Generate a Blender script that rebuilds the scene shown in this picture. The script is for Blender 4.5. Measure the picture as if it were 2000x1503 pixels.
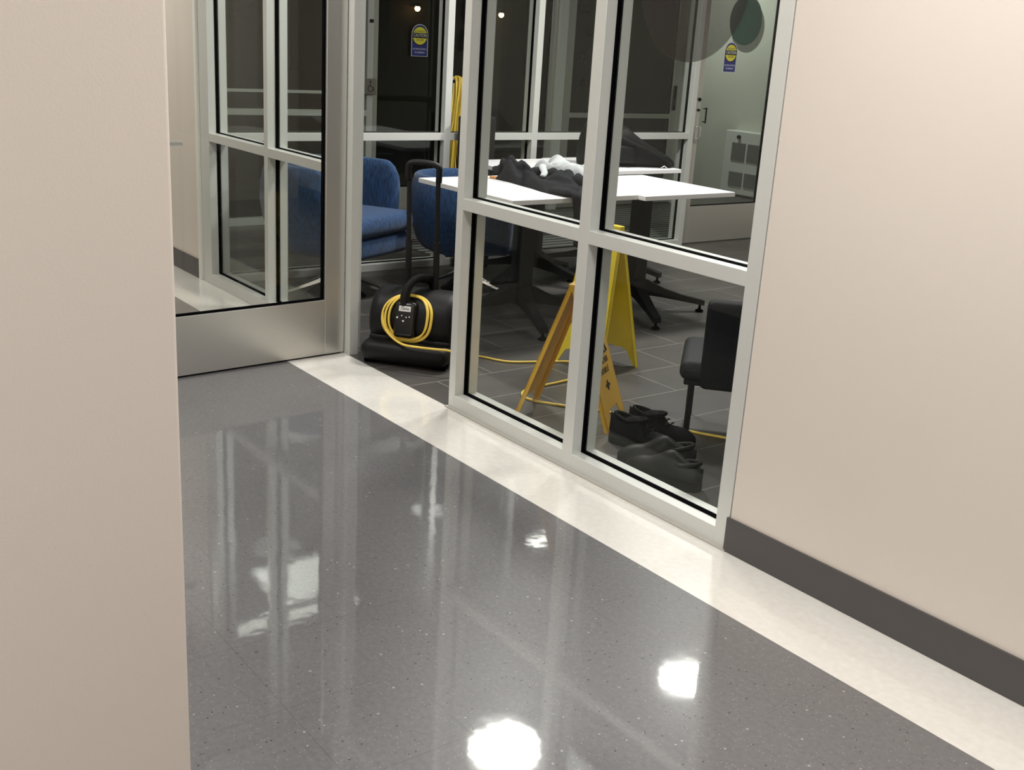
import bpy, bmesh, math, random
from mathutils import Vector, Matrix, noise
random.seed(7)
scene = bpy.context.scene
for o in list(bpy.data.objects):
    bpy.data.objects.remove(o, do_unlink=True)
COL = scene.collection
PI = math.pi

# ------------------------------------------------------------------ camera
CAM = Vector((0.0, -2.48645, 1.48407))
R_ = Vector((0.59776631, 0.79955258, 0.05823328))
U_ = Vector((-0.2723659, 0.13423433, 0.95278432))
F_ = Vector((-0.75398425, 0.58540313, -0.29801161))
cd = bpy.data.cameras.new('camera')
cam = bpy.data.objects.new('camera', cd)
COL.objects.link(cam)
M = Matrix(((R_.x, U_.x, -F_.x, CAM.x), (R_.y, U_.y, -F_.y, CAM.y), (R_.z, U_.z, -F_.z, CAM.z), (0, 0, 0, 1)))
cam.matrix_world = M
cd.sensor_width = 36.0
cd.lens = 2153.366 / 2000 * 36.0
cd.clip_start = 0.05
scene.camera = cam

# ------------------------------------------------------------------ world, view
w = bpy.data.worlds.new('night'); scene.world = w; w.use_nodes = True
w.node_tree.nodes['Background'].inputs[0].default_value = (0.5, 0.6, 0.7, 1)
w.node_tree.nodes['Background'].inputs[1].default_value = 0.012
scene.view_settings.view_transform = 'Standard'
scene.view_settings.look = 'None'
scene.view_settings.gamma = 1.0
scene.view_settings.exposure = 0.55
scene.view_settings.use_curve_mapping = False

# ------------------------------------------------------------------ lights (ceiling fixtures)
def area(name, loc, sx, sy, power, col=(1, 1, 1), shape='RECTANGLE'):
    l = bpy.data.lights.new(name, 'AREA'); l.shape = shape; l.size = sx
    if shape in ('RECTANGLE', 'ELLIPSE'): l.size_y = sy
    l.energy = power; l.color = col
    o = bpy.data.objects.new(name, l); COL.objects.link(o); o.location = loc
    return o
H = 2.72
WARM = (1.0, 0.97, 0.935)
NEUT = (1.0, 0.98, 0.93)
COOL = (0.95, 1.0, 0.97)
area('corridor_light', (-1.25, -1.0, H-.02), 0.6, 0.6, 28, WARM)
area('corridor_light', (-4.1, -1.15, H-.02), 0.5, 0.5, 18, NEUT)
area('corridor_light', (2.3, -0.95, H-.02), 0.6, 0.6, 24, WARM)
area('corridor_light', (-7.2, -1.0, H-.02), 0.6, 0.6, 20, NEUT)
area('corridor_light', (0.5, -4.2, H-.02), 0.6, 1.2, 55, WARM)
area('cafe_light', (-4.54, 2.71, H-.02), 0.3, 0.3, 40, NEUT, 'DISK')
area('cafe_light', (-4.57, 1.18, H-.02), 0.42, 0.42, 36, NEUT, 'DISK')
area('cafe_light', (-2.2, 2.6, H-.02), 0.4, 0.4, 22, NEUT, 'DISK')
area('vestibule_light', (-6.72, 0.72, H-.02), 0.16, 1.2, 2.0, NEUT)
area('vestibule_light', (-6.8, 3.35, H-.02), 0.14, 0.5, 2.0, NEUT)
area('vestibule_light', (-8.6, 5.9, H-.02), 0.5, 0.5, 30, (0.96, 1.0, 0.94))

# ------------------------------------------------------------------ materials
def new_mat(name):
    m = bpy.data.materials.new(name); m.use_nodes = True
    nt = m.node_tree
    return m, nt, nt.nodes['Principled BSDF']
def lin(c):
    return tuple(((v/255.0)/12.92 if v/255.0 <= 0.04045 else ((v/255.0+0.055)/1.055)**2.4) for v in c) + (1.0,)
def simple(name, rgb, rough=0.5, metal=0.0, bump=0.0, bscale=200.0, var=0.0, vscale=8.0, spec=0.5, coat=0.0):
    m, nt, b = new_mat(name)
    c = rgb + (1.0,) if len(rgb) == 3 else rgb
    b.inputs['Base Color'].default_value = c
    b.inputs['Roughness'].default_value = rough
    b.inputs['Metallic'].default_value = metal
    b.inputs['Specular IOR Level'].default_value = spec
    b.inputs['Coat Weight'].default_value = coat
    tc = nt.nodes.new('ShaderNodeTexCoord')
    if var:
        n = nt.nodes.new('ShaderNodeTexNoise'); n.inputs['Scale'].default_value = vscale; n.inputs['Detail'].default_value = 4
        nt.links.new(tc.outputs['Object'], n.inputs['Vector'])
        mx = nt.nodes.new('ShaderNodeMix'); mx.data_type = 'RGBA'
        mx.inputs['A'].default_value = tuple(v*(1-var) for v in c[:3]) + (1,)
        mx.inputs['B'].default_value = tuple(min(1, v*(1+var)) for v in c[:3]) + (1,)
        nt.links.new(n.outputs['Fac'], mx.inputs['Factor']); nt.links.new(mx.outputs['Result'], b.inputs['Base Color'])
    if bump:
        n = nt.nodes.new('ShaderNodeTexNoise'); n.inputs['Scale'].default_value = bscale; n.inputs['Detail'].default_value = 3
        nt.links.new(tc.outputs['Object'], n.inputs['Vector'])
        bp = nt.nodes.new('ShaderNodeBump'); bp.inputs['Strength'].default_value = bump; bp.inputs['Distance'].default_value = 0.002
        nt.links.new(n.outputs['Fac'], bp.inputs['Height']); nt.links.new(bp.outputs['Normal'], b.inputs['Normal'])
    return m
def math_n(nt, op, a, b=None):
    n = nt.nodes.new('ShaderNodeMath'); n.operation = op
    for i, v in enumerate((a, b)):
        if v is None: continue
        if isinstance(v, (int, float)): n.inputs[i].default_value = v
        else: nt.links.new(v, n.inputs[i])
    return n.outputs[0]

m_paint = simple('beige_paint', (0.68, 0.62, 0.56), 0.55, bump=0.08, bscale=260, var=0.02, vscale=2)
m_paint2 = simple('pale_green_paint', (0.50, 0.51, 0.45), 0.6, bump=0.2, bscale=260, var=0.03, vscale=2)
m_ceil = simple('white_ceiling', (0.72, 0.71, 0.68), 0.8)
m_base = simple('charcoal_rubber_base', (0.068, 0.064, 0.064), 0.45)
m_alu = simple('satin_aluminium', (0.64, 0.655, 0.63), 0.38, metal=0.25, bump=0.03, bscale=500)
m_alu_d = simple('satin_aluminium_door', (0.58, 0.57, 0.54), 0.32, metal=0.7)
m_gask = simple('black_gasket', (0.002, 0.002, 0.0025), 0.9, spec=0.02)
m_chrome = simple('chrome', (0.75, 0.75, 0.75), 0.08, metal=1.0)
m_plast = simple('black_plastic', (0.006, 0.006, 0.0065), 0.5, bump=0.15, bscale=400, spec=0.25)
m_gloss = simple('glossy_black', (0.008, 0.008, 0.009), 0.25)
m_blk = simple('matte_black_metal', (0.006, 0.0065, 0.007), 0.45, spec=0.3)
m_white = simple('white_laminate', (0.84, 0.84, 0.86), 0.35)
m_edge = simple('table_edge_band', (0.80, 0.79, 0.80), 0.45)
m_cord = simple('yellow_cord', (0.86, 0.62, 0.10), 0.4)
m_shoe = simple('black_leather', (0.003, 0.003, 0.0035), 0.7, spec=0.1)
m_shoe2 = simple('dusty_black_rubber', (0.007, 0.0075, 0.007), 0.5, spec=0.2, var=0.25, vscale=7)
m_dark = simple('dark_upholstery', (0.005, 0.006, 0.009), 0.7, spec=0.2, bump=0.3, bscale=350)
m_dark2 = simple('dark_grey_upholstery', (0.012, 0.0135, 0.015), 0.65, spec=0.25, bump=0.3, bscale=350)
m_bag = simple('black_nylon', (0.0045, 0.005, 0.006), 0.65, spec=0.2, bump=0.5, bscale=60)
m_jack = simple('charcoal_fleece', (0.018, 0.0185, 0.022), 0.95, spec=0.1, bump=0.5, bscale=500, var=0.2, vscale=14)
m_shirt = simple('light_grey_cloth', (0.42, 0.44, 0.455), 0.9, bump=0.4, bscale=300, var=0.12, vscale=20)
m_wood = simple('orange_brown_wood', (0.55, 0.22, 0.06), 0.5)
m_txt = simple('black_ink', (0.006, 0.006, 0.007), 0.7)
m_wtxt = simple('white_ink', (0.8, 0.8, 0.82), 0.6)
m_label = simple('white_label', (0.75, 0.75, 0.75), 0.5)
m_dyel = simple('decal_yellow', (0.80, 0.72, 0.06), 0.5)
m_dblu = simple('decal_blue', (0.018, 0.025, 0.20), 0.5)
m_plate = simple('brushed_button_plate', (0.30, 0.28, 0.24), 0.4, metal=0.6)
m_heat = simple('heater_enamel', (0.62, 0.64, 0.60), 0.45)
m_grille = simple('heater_grille', (0.22, 0.23, 0.22), 0.5)
m_text_glass = simple('vinyl_lettering', (0.004, 0.004, 0.004), 0.8, spec=0.1)
m_night = simple('dark_asphalt', (0.02, 0.02, 0.02), 0.9)
m_facade = simple('dark_brown_facade', (0.05, 0.035, 0.022), 0.9, var=0.3, vscale=3)

def sign_mat(name, col, tr):
    m, nt, b = new_mat(name)
    b.inputs['Base Color'].default_value = col + (1,)
    b.inputs['Roughness'].default_value = 0.38
    n = nt.nodes.new('ShaderNodeTexNoise'); n.inputs['Scale'].default_value = 9; n.inputs['Detail'].default_value = 5
    tc = nt.nodes.new('ShaderNodeTexCoord'); nt.links.new(tc.outputs['Object'], n.inputs['Vector'])
    mx = nt.nodes.new('ShaderNodeMix'); mx.data_type = 'RGBA'
    mx.inputs['A'].default_value = tuple(v*0.82 for v in col) + (1,); mx.inputs['B'].default_value = col + (1,)
    nt.links.new(n.outputs['Fac'], mx.inputs['Factor']); nt.links.new(mx.outputs['Result'], b.inputs['Base Color'])
    t = nt.nodes.new('ShaderNodeBsdfTranslucent'); t.inputs['Color'].default_value = col + (1,)
    mix = nt.nodes.new('ShaderNodeMixShader'); mix.inputs[0].default_value = tr
    out = nt.nodes['Material Output']
    nt.links.new(b.outputs[0], mix.inputs[1]); nt.links.new(t.outputs[0], mix.inputs[2]); nt.links.new(mix.outputs[0], out.inputs[0])
    return m
m_sy = sign_mat('bright_yellow_plastic', (0.92, 0.73, 0.05), 0.10)
m_so = sign_mat('worn_amber_plastic', (0.86, 0.52, 0.05), 0.16)

def blue_mat():
    m, nt, b = new_mat('woven_blue_upholstery')
    tc = nt.nodes.new('ShaderNodeTexCoord')
    mp = nt.nodes.new('ShaderNodeMapping'); mp.inputs['Scale'].default_value = (90, 90, 14)
    n = nt.nodes.new('ShaderNodeTexNoise'); n.inputs['Scale'].default_value = 1.6; n.inputs['Detail'].default_value = 6
    nt.links.new(tc.outputs['Object'], mp.inputs[0]); nt.links.new(mp.outputs[0], n.inputs['Vector'])
    cr = nt.nodes.new('ShaderNodeValToRGB')
    cr.color_ramp.elements[0].position = 0.3; cr.color_ramp.elements[0].color = (0.003, 0.013, 0.040, 1)
    cr.color_ramp.elements[1].position = 0.72; cr.color_ramp.elements[1].color = (0.018, 0.080, 0.22, 1)
    nt.links.new(n.outputs['Fac'], cr.inputs[0]); nt.links.new(cr.outputs[0], b.inputs['Base Color'])
    b.inputs['Roughness'].default_value = 0.85
    b.inputs['Sheen Weight'].default_value = 0.15
    bp = nt.nodes.new('ShaderNodeBump'); bp.inputs['Strength'].default_value = 0.3; bp.inputs['Distance'].default_value = 0.002
    nt.links.new(n.outputs['Fac'], bp.inputs['Height']); nt.links.new(bp.outputs['Normal'], b.inputs['Normal'])
    return m
m_blue = blue_mat()

def glass_mat(name, tint, f0, extra=0.0):
    m = bpy.data.materials.new(name); m.use_nodes = True; nt = m.node_tree
    nt.nodes.remove(nt.nodes['Principled BSDF'])
    out = nt.nodes['Material Output']
    geo = nt.nodes.new('ShaderNodeNewGeometry')
    dp = nt.nodes.new('ShaderNodeVectorMath'); dp.operation = 'DOT_PRODUCT'
    nt.links.new(geo.outputs['Normal'], dp.inputs[0]); nt.links.new(geo.outputs['Incoming'], dp.inputs[1])
    a = math_n(nt, 'ABSOLUTE', dp.outputs['Value'])
    q = math_n(nt, 'POWER', math_n(nt, 'SUBTRACT', 1.0, a), 5.0)
    fac = math_n(nt, 'ADD', math_n(nt, 'MULTIPLY', q, 1 - f0), f0)
    tr = nt.nodes.new('ShaderNodeBsdfTransparent'); tr.inputs[0].default_value = tint + (1,)
    gl = nt.nodes.new('ShaderNodeBsdfGlossy'); gl.inputs['Roughness'].default_value = 0.015
    gl.inputs['Color'].default_value = (0.9, 0.95, 0.92, 1)
    mix = nt.nodes.new('ShaderNodeMixShader')
    nt.links.new(fac, mix.inputs[0]); nt.links.new(tr.outputs[0], mix.inputs[1]); nt.links.new(gl.outputs[0], mix.inputs[2])
    nt.links.new(mix.outputs[0], out.inputs[0])
    return m
m_glass = glass_mat('clear_glass', (0.965, 0.972, 0.962), 0.0135)
m_glass2 = glass_mat('smoky_glass', (0.93, 0.945, 0.93), 0.020)

def film_mat(name, col, alpha):
    m, nt, b = new_mat(name)
    b.inputs['Base Color'].default_value = col + (1,); b.inputs['Roughness'].default_value = 0.6
    b.inputs['Alpha'].default_value = alpha
    return m
m_film_br = film_mat('brown_tinted_film', (0.022, 0.017, 0.012), 0.44)
m_film_gr = film_mat('sea_green_film', (0.05, 0.115, 0.09), 0.80)
m_film_shadow = film_mat('shadow_grey_film', (0.10, 0.10, 0.085), 0.55)

def vct_mat():
    m, nt, b = new_mat('polished_grey_vinyl_tile')
    geo = nt.nodes.new('ShaderNodeNewGeometry')
    P = geo.outputs['Position']
    sx = nt.nodes.new('ShaderNodeSeparateXYZ'); nt.links.new(P, sx.inputs[0])
    T = 0.3048
    def noise_(scale, detail=3, rough=0.5):
        n = nt.nodes.new('ShaderNodeTexNoise'); n.inputs['Scale'].default_value = scale; n.inputs['Detail'].default_value = detail
        n.inputs['Roughness'].default_value = rough
        nt.links.new(P, n.inputs['Vector']); return n.outputs['Fac']
    # base mottling
    cr = nt.nodes.new('ShaderNodeValToRGB')
    cr.color_ramp.elements[0].position = 0.3; cr.color_ramp.elements[0].color = (0.122, 0.121, 0.128, 1)
    cr.color_ramp.elements[1].position = 0.7; cr.color_ramp.elements[1].color = (0.172, 0.171, 0.180, 1)
    nt.links.new(noise_(70, 6, 0.7), cr.inputs[0])
    def vor(scale, thr, col, prev, keep):
        v = nt.nodes.new('ShaderNodeTexVoronoi'); v.inputs['Scale'].default_value = scale
        nt.links.new(P, v.inputs['Vector'])
        f = math_n(nt, 'LESS_THAN', v.outputs['Distance'], thr)
        sc = nt.nodes.new('ShaderNodeSeparateColor'); nt.links.new(v.outputs['Color'], sc.inputs[0])
        g = math_n(nt, 'MULTIPLY', f, math_n(nt, 'LESS_THAN', sc.outputs[0], keep))
        mx = nt.nodes.new('ShaderNodeMix'); mx.data_type = 'RGBA'
        nt.links.new(g, mx.inputs['Factor']); nt.links.new(prev, mx.inputs['A']); mx.inputs['B'].default_value = col + (1,)
        return mx.outputs['Result']
    c = vor(42, 0.14, (0.36, 0.36, 0.34), cr.outputs[0], 0.12)
    c = vor(60, 0.15, (0.035, 0.033, 0.036), c, 0.22)
    c = vor(110, 0.22, (0.24, 0.24, 0.235), c, 0.3)
    # seams
    def seam(coord, off):
        t = math_n(nt, 'DIVIDE', math_n(nt, 'SUBTRACT', coord, off), T)
        fr = math_n(nt, 'FRACT', math_n(nt, 'ADD', t, 100.0))
        d = math_n(nt, 'ABSOLUTE', math_n(nt, 'SUBTRACT', fr, 0.5))
        return math_n(nt, 'GREATER_THAN', d, 0.5 - 0.0018)
    s = math_n(nt, 'MAXIMUM', seam(sx.outputs[0], -2.309), seam(sx.outputs[1], 0.0))
    msk = noise_(1.6, 2)
    s = math_n(nt, 'MULTIPLY', s, math_n(nt, 'GREATER_THAN', msk, 0.50))
    mx = nt.nodes.new('ShaderNodeMix'); mx.data_type = 'RGBA'
    nt.links.new(math_n(nt, 'MULTIPLY', s, 0.7), mx.inputs['Factor']); nt.links.new(c, mx.inputs['A']); mx.inputs['B'].default_value = (0.05, 0.048, 0.048, 1)
    nt.links.new(mx.outputs['Result'], b.inputs['Base Color'])
    b.inputs['Roughness'].default_value = 0.35
    b.inputs['Specular IOR Level'].default_value = 0.3
    b.inputs['Coat Weight'].default_value = 1.0; b.inputs['Coat IOR'].default_value = 1.55
    rr = nt.nodes.new('ShaderNodeMapRange'); rr.inputs['To Min'].default_value = 0.02; rr.inputs['To Max'].default_value = 0.07
    nt.links.new(noise_(6, 4), rr.inputs['Value']); nt.links.new(rr.outputs[0], b.inputs['Coat Roughness'])
    bp = nt.nodes.new('ShaderNodeBump'); bp.inputs['Strength'].default_value = 0.22; bp.inputs['Distance'].default_value = 0.001
    mp = nt.nodes.new('ShaderNodeMapping'); mp.inputs['Scale'].default_value = (9, 9, 9)
    hn = noise_(14, 2); nt.links.new(hn, bp.inputs['Height'])
    nt.links.new(bp.outputs['Normal'], b.inputs['Coat Normal'])
    return m
m_vct = vct_mat()
def cream_mat():
    m, nt, b = new_mat('polished_cream_vinyl_tile')
    geo = nt.nodes.new('ShaderNodeNewGeometry'); P = geo.outputs['Position']
    n = nt.nodes.new('ShaderNodeTexNoise'); n.inputs['Scale'].default_value = 45; n.inputs['Detail'].default_value = 5
    nt.links.new(P, n.inputs['Vector'])
    cr = nt.nodes.new('ShaderNodeValToRGB')
    cr.color_ramp.elements[0].position = 0.3; cr.color_ramp.elements[0].color = (0.76, 0.74, 0.69, 1)
    cr.color_ramp.elements[1].position = 0.7; cr.color_ramp.elements[1].color = (0.83, 0.815, 0.775, 1)
    nt.links.new(n.outputs['Fac'], cr.inputs[0]); nt.links.new(cr.outputs[0], b.inputs['Base Color'])
    b.inputs['Roughness'].default_value = 0.35
    b.inputs['Coat Weight'].default_value = 1.0; b.inputs['Coat IOR'].default_value = 1.5; b.inputs['Coat Roughness'].default_value = 0.07
    n2 = nt.nodes.new('ShaderNodeTexNoise'); n2.inputs['Scale'].default_value = 14; nt.links.new(P, n2.inputs['Vector'])
    bp = nt.nodes.new('ShaderNodeBump'); bp.inputs['Strength'].default_value = 0.22; bp.inputs['Distance'].default_value = 0.001
    nt.links.new(n2.outputs['Fac'], bp.inputs['Height']); nt.links.new(bp.outputs['Normal'], b.inputs['Coat Normal'])
    return m
m_cream = cream_mat()
def tile_mat():
    m, nt, b = new_mat('dark_grey_porcelain_tile')
    geo = nt.nodes.new('ShaderNodeNewGeometry'); P = geo.outputs['Position']
    sx = nt.nodes.new('ShaderNodeSeparateXYZ'); nt.links.new(P, sx.inputs[0])
    cb = nt.nodes.new('ShaderNodeCombineXYZ')
    nt.links.new(math_n(nt, 'SUBTRACT', sx.outputs[1], 1.07 - 6.1), cb.inputs[0])
    nt.links.new(math_n(nt, 'SUBTRACT', sx.outputs[0], -4.55 - 6.0), cb.inputs[1])
    br = nt.nodes.new('ShaderNodeTexBrick')
    br.inputs['Scale'].default_value = 1.0; br.inputs['Brick Width'].default_value = 0.61; br.inputs['Row Height'].default_value = 0.30
    br.inputs['Mortar Size'].default_value = 0.0030; br.inputs['Mortar Smooth'].default_value = 0.1; br.offset = 0.5; br.offset_frequency = 2
    br.inputs['Color1'].default_value = (0.062, 0.058, 0.054, 1); br.inputs['Color2'].default_value = (0.080, 0.075, 0.070, 1)
    br.inputs['Mortar'].default_value = (0.215, 0.21, 0.20, 1)
    nt.links.new(cb.outputs[0], br.inputs['Vector'])
    n = nt.nodes.new('ShaderNodeTexNoise'); n.inputs['Scale'].default_value = 7; n.inputs['Detail'].default_value = 7
    mp = nt.nodes.new('ShaderNodeMapping'); mp.inputs['Scale'].default_value = (1, 0.35, 1)
    nt.links.new(P, mp.inputs[0]); nt.links.new(mp.outputs[0], n.inputs['Vector'])
    mx = nt.nodes.new('ShaderNodeMix'); mx.data_type = 'RGBA'; mx.blend_type = 'MULTIPLY'; mx.inputs['Factor'].default_value = 0.7
    cr = nt.nodes.new('ShaderNodeValToRGB'); cr.color_ramp.elements[0].color = (0.55, 0.55, 0.55, 1); cr.color_ramp.elements[1].color = (1.35, 1.35, 1.35, 1)
    nt.links.new(n.outputs['Fac'], cr.inputs[0]); nt.links.new(br.outputs['Color'], mx.inputs['A']); nt.links.new(cr.outputs[0], mx.inputs['B'])
    nt.links.new(mx.outputs['Result'], b.inputs['Base Color'])
    b.inputs['Roughness'].default_value = 0.42
    bp = nt.nodes.new('ShaderNodeBump'); bp.inputs['Strength'].default_value = 0.25; bp.inputs['Distance'].default_value = 0.002
    nt.links.new(n.outputs['Fac'], bp.inputs['Height']); nt.links.new(bp.outputs['Normal'], b.inputs['Normal'])
    return m
m_tile = tile_mat()
def mat_mat():
    m, nt, b = new_mat('ribbed_entrance_matting')
    geo = nt.nodes.new('ShaderNodeNewGeometry'); P = geo.outputs['Position']
    sx = nt.nodes.new('ShaderNodeSeparateXYZ'); nt.links.new(P, sx.inputs[0])
    fr = math_n(nt, 'FRACT', math_n(nt, 'MULTIPLY', math_n(nt, 'ADD', sx.outputs[0], 20.0), 1/0.088))
    cr = nt.nodes.new('ShaderNodeValToRGB'); cr.color_ramp.interpolation = 'LINEAR'
    cr.color_ramp.elements[0].position = 0.60; cr.color_ramp.elements[0].color = (0.065, 0.068, 0.065, 1)
    cr.color_ramp.elements[1].position = 0.72; cr.color_ramp.elements[1].color = (0.32, 0.32, 0.31, 1)
    nt.links.new(fr, cr.inputs[0]); nt.links.new(cr.outputs[0], b.inputs['Base Color'])
    b.inputs['Roughness'].default_value = 0.8
    return m
m_mat = mat_mat()

# ------------------------------------------------------------------ mesh helpers
def bm_new(): return bmesh.new()
def add_box(bm, lo, hi, mtx=None, bev=0.0, seg=2):
    x0, y0, z0 = lo; x1, y1, z1 = hi
    vs = [bm.verts.new(v) for v in ((x0, y0, z0), (x1, y0, z0), (x1, y1, z0), (x0, y1, z0), (x0, y0, z1), (x1, y0, z1), (x1, y1, z1), (x0, y1, z1))]
    fs = [bm.faces.new([vs[i] for i in f]) for f in ((0, 3, 2, 1), (4, 5, 6, 7), (0, 1, 5, 4), (1, 2, 6, 5), (2, 3, 7, 6), (3, 0, 4, 7))]
    geom_v = vs
    if bev > 0:
        es = set()
        for f in fs: es.update(f.edges)
        r = bmesh.ops.bevel(bm, geom=list(es), offset=bev, segments=seg, profile=0.5, affect='EDGES')
        geom_v = list({v for f in r['faces'] for v in f.verts} | {v for f in fs if f.is_valid for v in f.verts})
    if mtx is not None:
        for v in geom_v: v.co = mtx @ v.co
    return geom_v
def add_loft(bm, rings, cap=True, closed=True):
    rv = [[bm.verts.new(p) for p in r] for r in rings]
    n = len(rv[0])
    for a, b in zip(rv, rv[1:]):
        for i in range(n if closed else n-1):
            j = (i+1) % n
            bm.faces.new((a[i], a[j], b[j], b[i]))
    if cap:
        bm.faces.new(list(reversed(rv[0]))); bm.faces.new(rv[-1])
    return rv
def smooth_path(pts, sub=8):
    P = [Vector(p) for p in pts]; out = []
    for i in range(len(P)-1):
        p0 = P[max(i-1, 0)]; p1 = P[i]; p2 = P[i+1]; p3 = P[min(i+2, len(P)-1)]
        for k in range(sub):
            t = k/sub
            out.append(0.5*((2*p1)+(-p0+p2)*t+(2*p0-5*p1+4*p2-p3)*t*t+(-p0+3*p1-3*p2+p3)*t**3))
    out.append(P[-1]); return out
def add_tube(bm, pts, r, n=10, cap=True, flat=None):
    P = [Vector(p) for p in pts]
    t0 = (P[1]-P[0]).normalized()
    up = Vector((0, 0, 1)) if abs(t0.z) < 0.9 else Vector((1, 0, 0))
    a = t0.cross(up).normalized(); rings = []
    for i, p in enumerate(P):
        t = (P[min(i+1, len(P)-1)]-P[max(i-1, 0)]).normalized()
        a = (a-t*a.dot(t)).normalized(); b = t.cross(a)
        rr = r[i] if isinstance(r, (list, tuple)) else r
        rb = rr*(flat if flat else 1)
        rings.append([p+a*math.cos(2*PI*k/n)*rr+b*math.sin(2*PI*k/n)*rb for k in range(n)])
    add_loft(bm, rings, cap)
def add_lathe(bm, prof, n=32, c=(0, 0, 0), sx=1, sy=1, cap=True):
    rings = [[Vector((c[0]+r*sx*math.cos(2*PI*k/n), c[1]+r*sy*math.sin(2*PI*k/n), c[2]+z)) for k in range(n)] for r, z in prof]
    add_loft(bm, rings, cap)
def add_prism(bm, poly, mtx, th):
    """closed 2D polygon (x,y) extruded th along local z, through mtx"""
    a = [bm.verts.new(mtx @ Vector((x, y, 0))) for x, y in poly]
    b = [bm.verts.new(mtx @ Vector((x, y, th))) for x, y in poly]
    n = len(a)
    bm.faces.new(list(reversed(a))); bm.faces.new(b)
    for i in range(n):
        j = (i+1) % n; bm.faces.new((a[i], a[j], b[j], b[i]))
def obj(name, bm, mat, parent=None, smooth=False, label=None, subsurf=0):
    bmesh.ops.recalc_face_normals(bm, faces=bm.faces[:])
    me = bpy.data.meshes.new(name); bm.to_mesh(me); bm.free()
    me.materials.append(mat)
    if smooth:
        me.shade_smooth() if smooth is True else me.set_sharp_from_angle(angle=smooth)
        if smooth is not True:
            for p in me.polygons: p.use_smooth = True
    o = bpy.data.objects.new(name, me); COL.objects.link(o)
    if parent: o.parent = parent
    if label: o['label'] = label
    if subsurf:
        s = o.modifiers.new('sub', 'SUBSURF'); s.levels = subsurf; s.render_levels = subsurf
    return o
ANG = math.radians(35)
def box_obj(name, lo, hi, mat, parent=None, bev=0.0, kind=None, label=None):
    bm = bm_new(); add_box(bm, lo, hi, bev=bev)
    o = obj(name, bm, mat, parent, label=label)
    if kind: o['kind'] = kind
    return o
def tag(o, label, cat, group=None):
    o['label'] = label; o['category'] = cat
    if group: o['group'] = group
    return o
def thing(name, label, cat, loc=(0, 0, 0), rz=0.0, group=None):
    o = bpy.data.objects.new(name, None); COL.objects.link(o); o.location = loc; o.rotation_euler = (0, 0, rz)
    o.empty_display_size = 0.1
    return tag(o, label, cat, group)
def struct_root(name, loc=(0, 0, 0), rz=0.0):
    o = bpy.data.objects.new(name, None); COL.objects.link(o); o.location = loc; o.rotation_euler = (0, 0, rz); o['kind'] = 'structure'
    return o
def dup(root, loc, rz, label):
    r = root.copy(); COL.objects.link(r); r.location = loc; r.rotation_euler = (0, 0, rz); r['label'] = label
    for ch in list(root.children):
        c = ch.copy(); COL.objects.link(c); c.parent = r
        for g in ch.children:
            d = g.copy(); COL.objects.link(d); d.parent = c
    return r
def add_text(bm, s, size, mtx, depth=0.0006, align='CENTER', xs=1.0):
    cu = bpy.data.curves.new('t', 'FONT'); cu.body = s; cu.size = size; cu.align_x = align; cu.align_y = 'CENTER'; cu.extrude = depth
    to = bpy.data.objects.new('t', cu); COL.objects.link(to)
    dg = bpy.context.evaluated_depsgraph_get()
    me = bpy.data.meshes.new_from_object(to.evaluated_get(dg))
    me.transform(mtx @ Matrix.Diagonal((xs, 1, 1, 1)))
    bm.from_mesh(me)
    bpy.data.objects.remove(to, do_unlink=True); bpy.data.meshes.remove(me); bpy.data.curves.remove(cu)
def frame_m(origin, xdir, ydir):
    x = Vector(xdir).normalized(); y = Vector(ydir).normalized(); z = x.cross(y).normalized()
    return Matrix(((x.x, y.x, z.x, origin[0]), (x.y, y.y, z.y, origin[1]), (x.z, y.z, z.z, origin[2]), (0, 0, 0, 1)))

# ------------------------------------------------------------------ floors, walls, ceilings
XB = -6.14
box_obj('floor', (-9.2, -7.0, -0.1), (5.0, -0.3048, 0.0), m_vct, kind='structure')
box_obj('trim_1', (-9.2, -0.3048, -0.1), (5.0, 0.0, 0.0), m_cream, kind='structure')
box_obj('floor', (-10.6, 0.0, -0.1), (3.0, 7.0, -0.0005), m_tile, kind='structure')
box_obj('floor', (-7.86, 1.75, -0.0004), (-6.27, 5.2, 0.004), m_mat, kind='structure')
box_obj('ceiling', (-9.2, -7.0, H), (5.0, 0.0, H+0.1), m_ceil, kind='structure')
box_obj('ceiling', (-10.6, 0.0, H), (3.0, 7.1, H+0.1), simple('grey_cafe_ceiling', (0.17, 0.17, 0.165), 0.9), kind='structure')
# right of the glazing
box_obj('wall_right', (-2.058, 0.0, 0.0), (5.0, 0.16, H), m_paint, kind='structure')
box_obj('baseboard_right', (-2.068, -0.008, 0.0), (5.0, 0.0, 0.1145), m_base, bev=0.0015, kind='structure')
# near wall on the left, with soft corner
bm = bm_new(); add_box(bm, (-9.2, -7.0, 0), (-1.4276, -1.9608, H), bev=0.006, seg=3)
o = obj('wall_left', bm, m_paint, smooth=ANG); o['kind'] = 'structure'
box_obj('baseboard_left', (-9.2, -1.9608, 0), (-1.44, -1.9528, 0.1145), m_base, kind='structure')
box_obj('wall_near', (1.6, -7.0, 0), (5.0, -1.9608, H), m_paint, kind='structure')
box_obj('wall_end', (5.0, -1.96, 0), (5.1, 0.0, H), m_paint, kind='structure')
box_obj('wall_behind', (-1.43, -7.1, 0), (1.6, -7.0, H), m_paint, kind='structure')
box_obj('wall_corridor_end', (-9.3, -1.96, 0), (-9.2, 0.0, H), m_paint, kind='structure')
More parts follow.
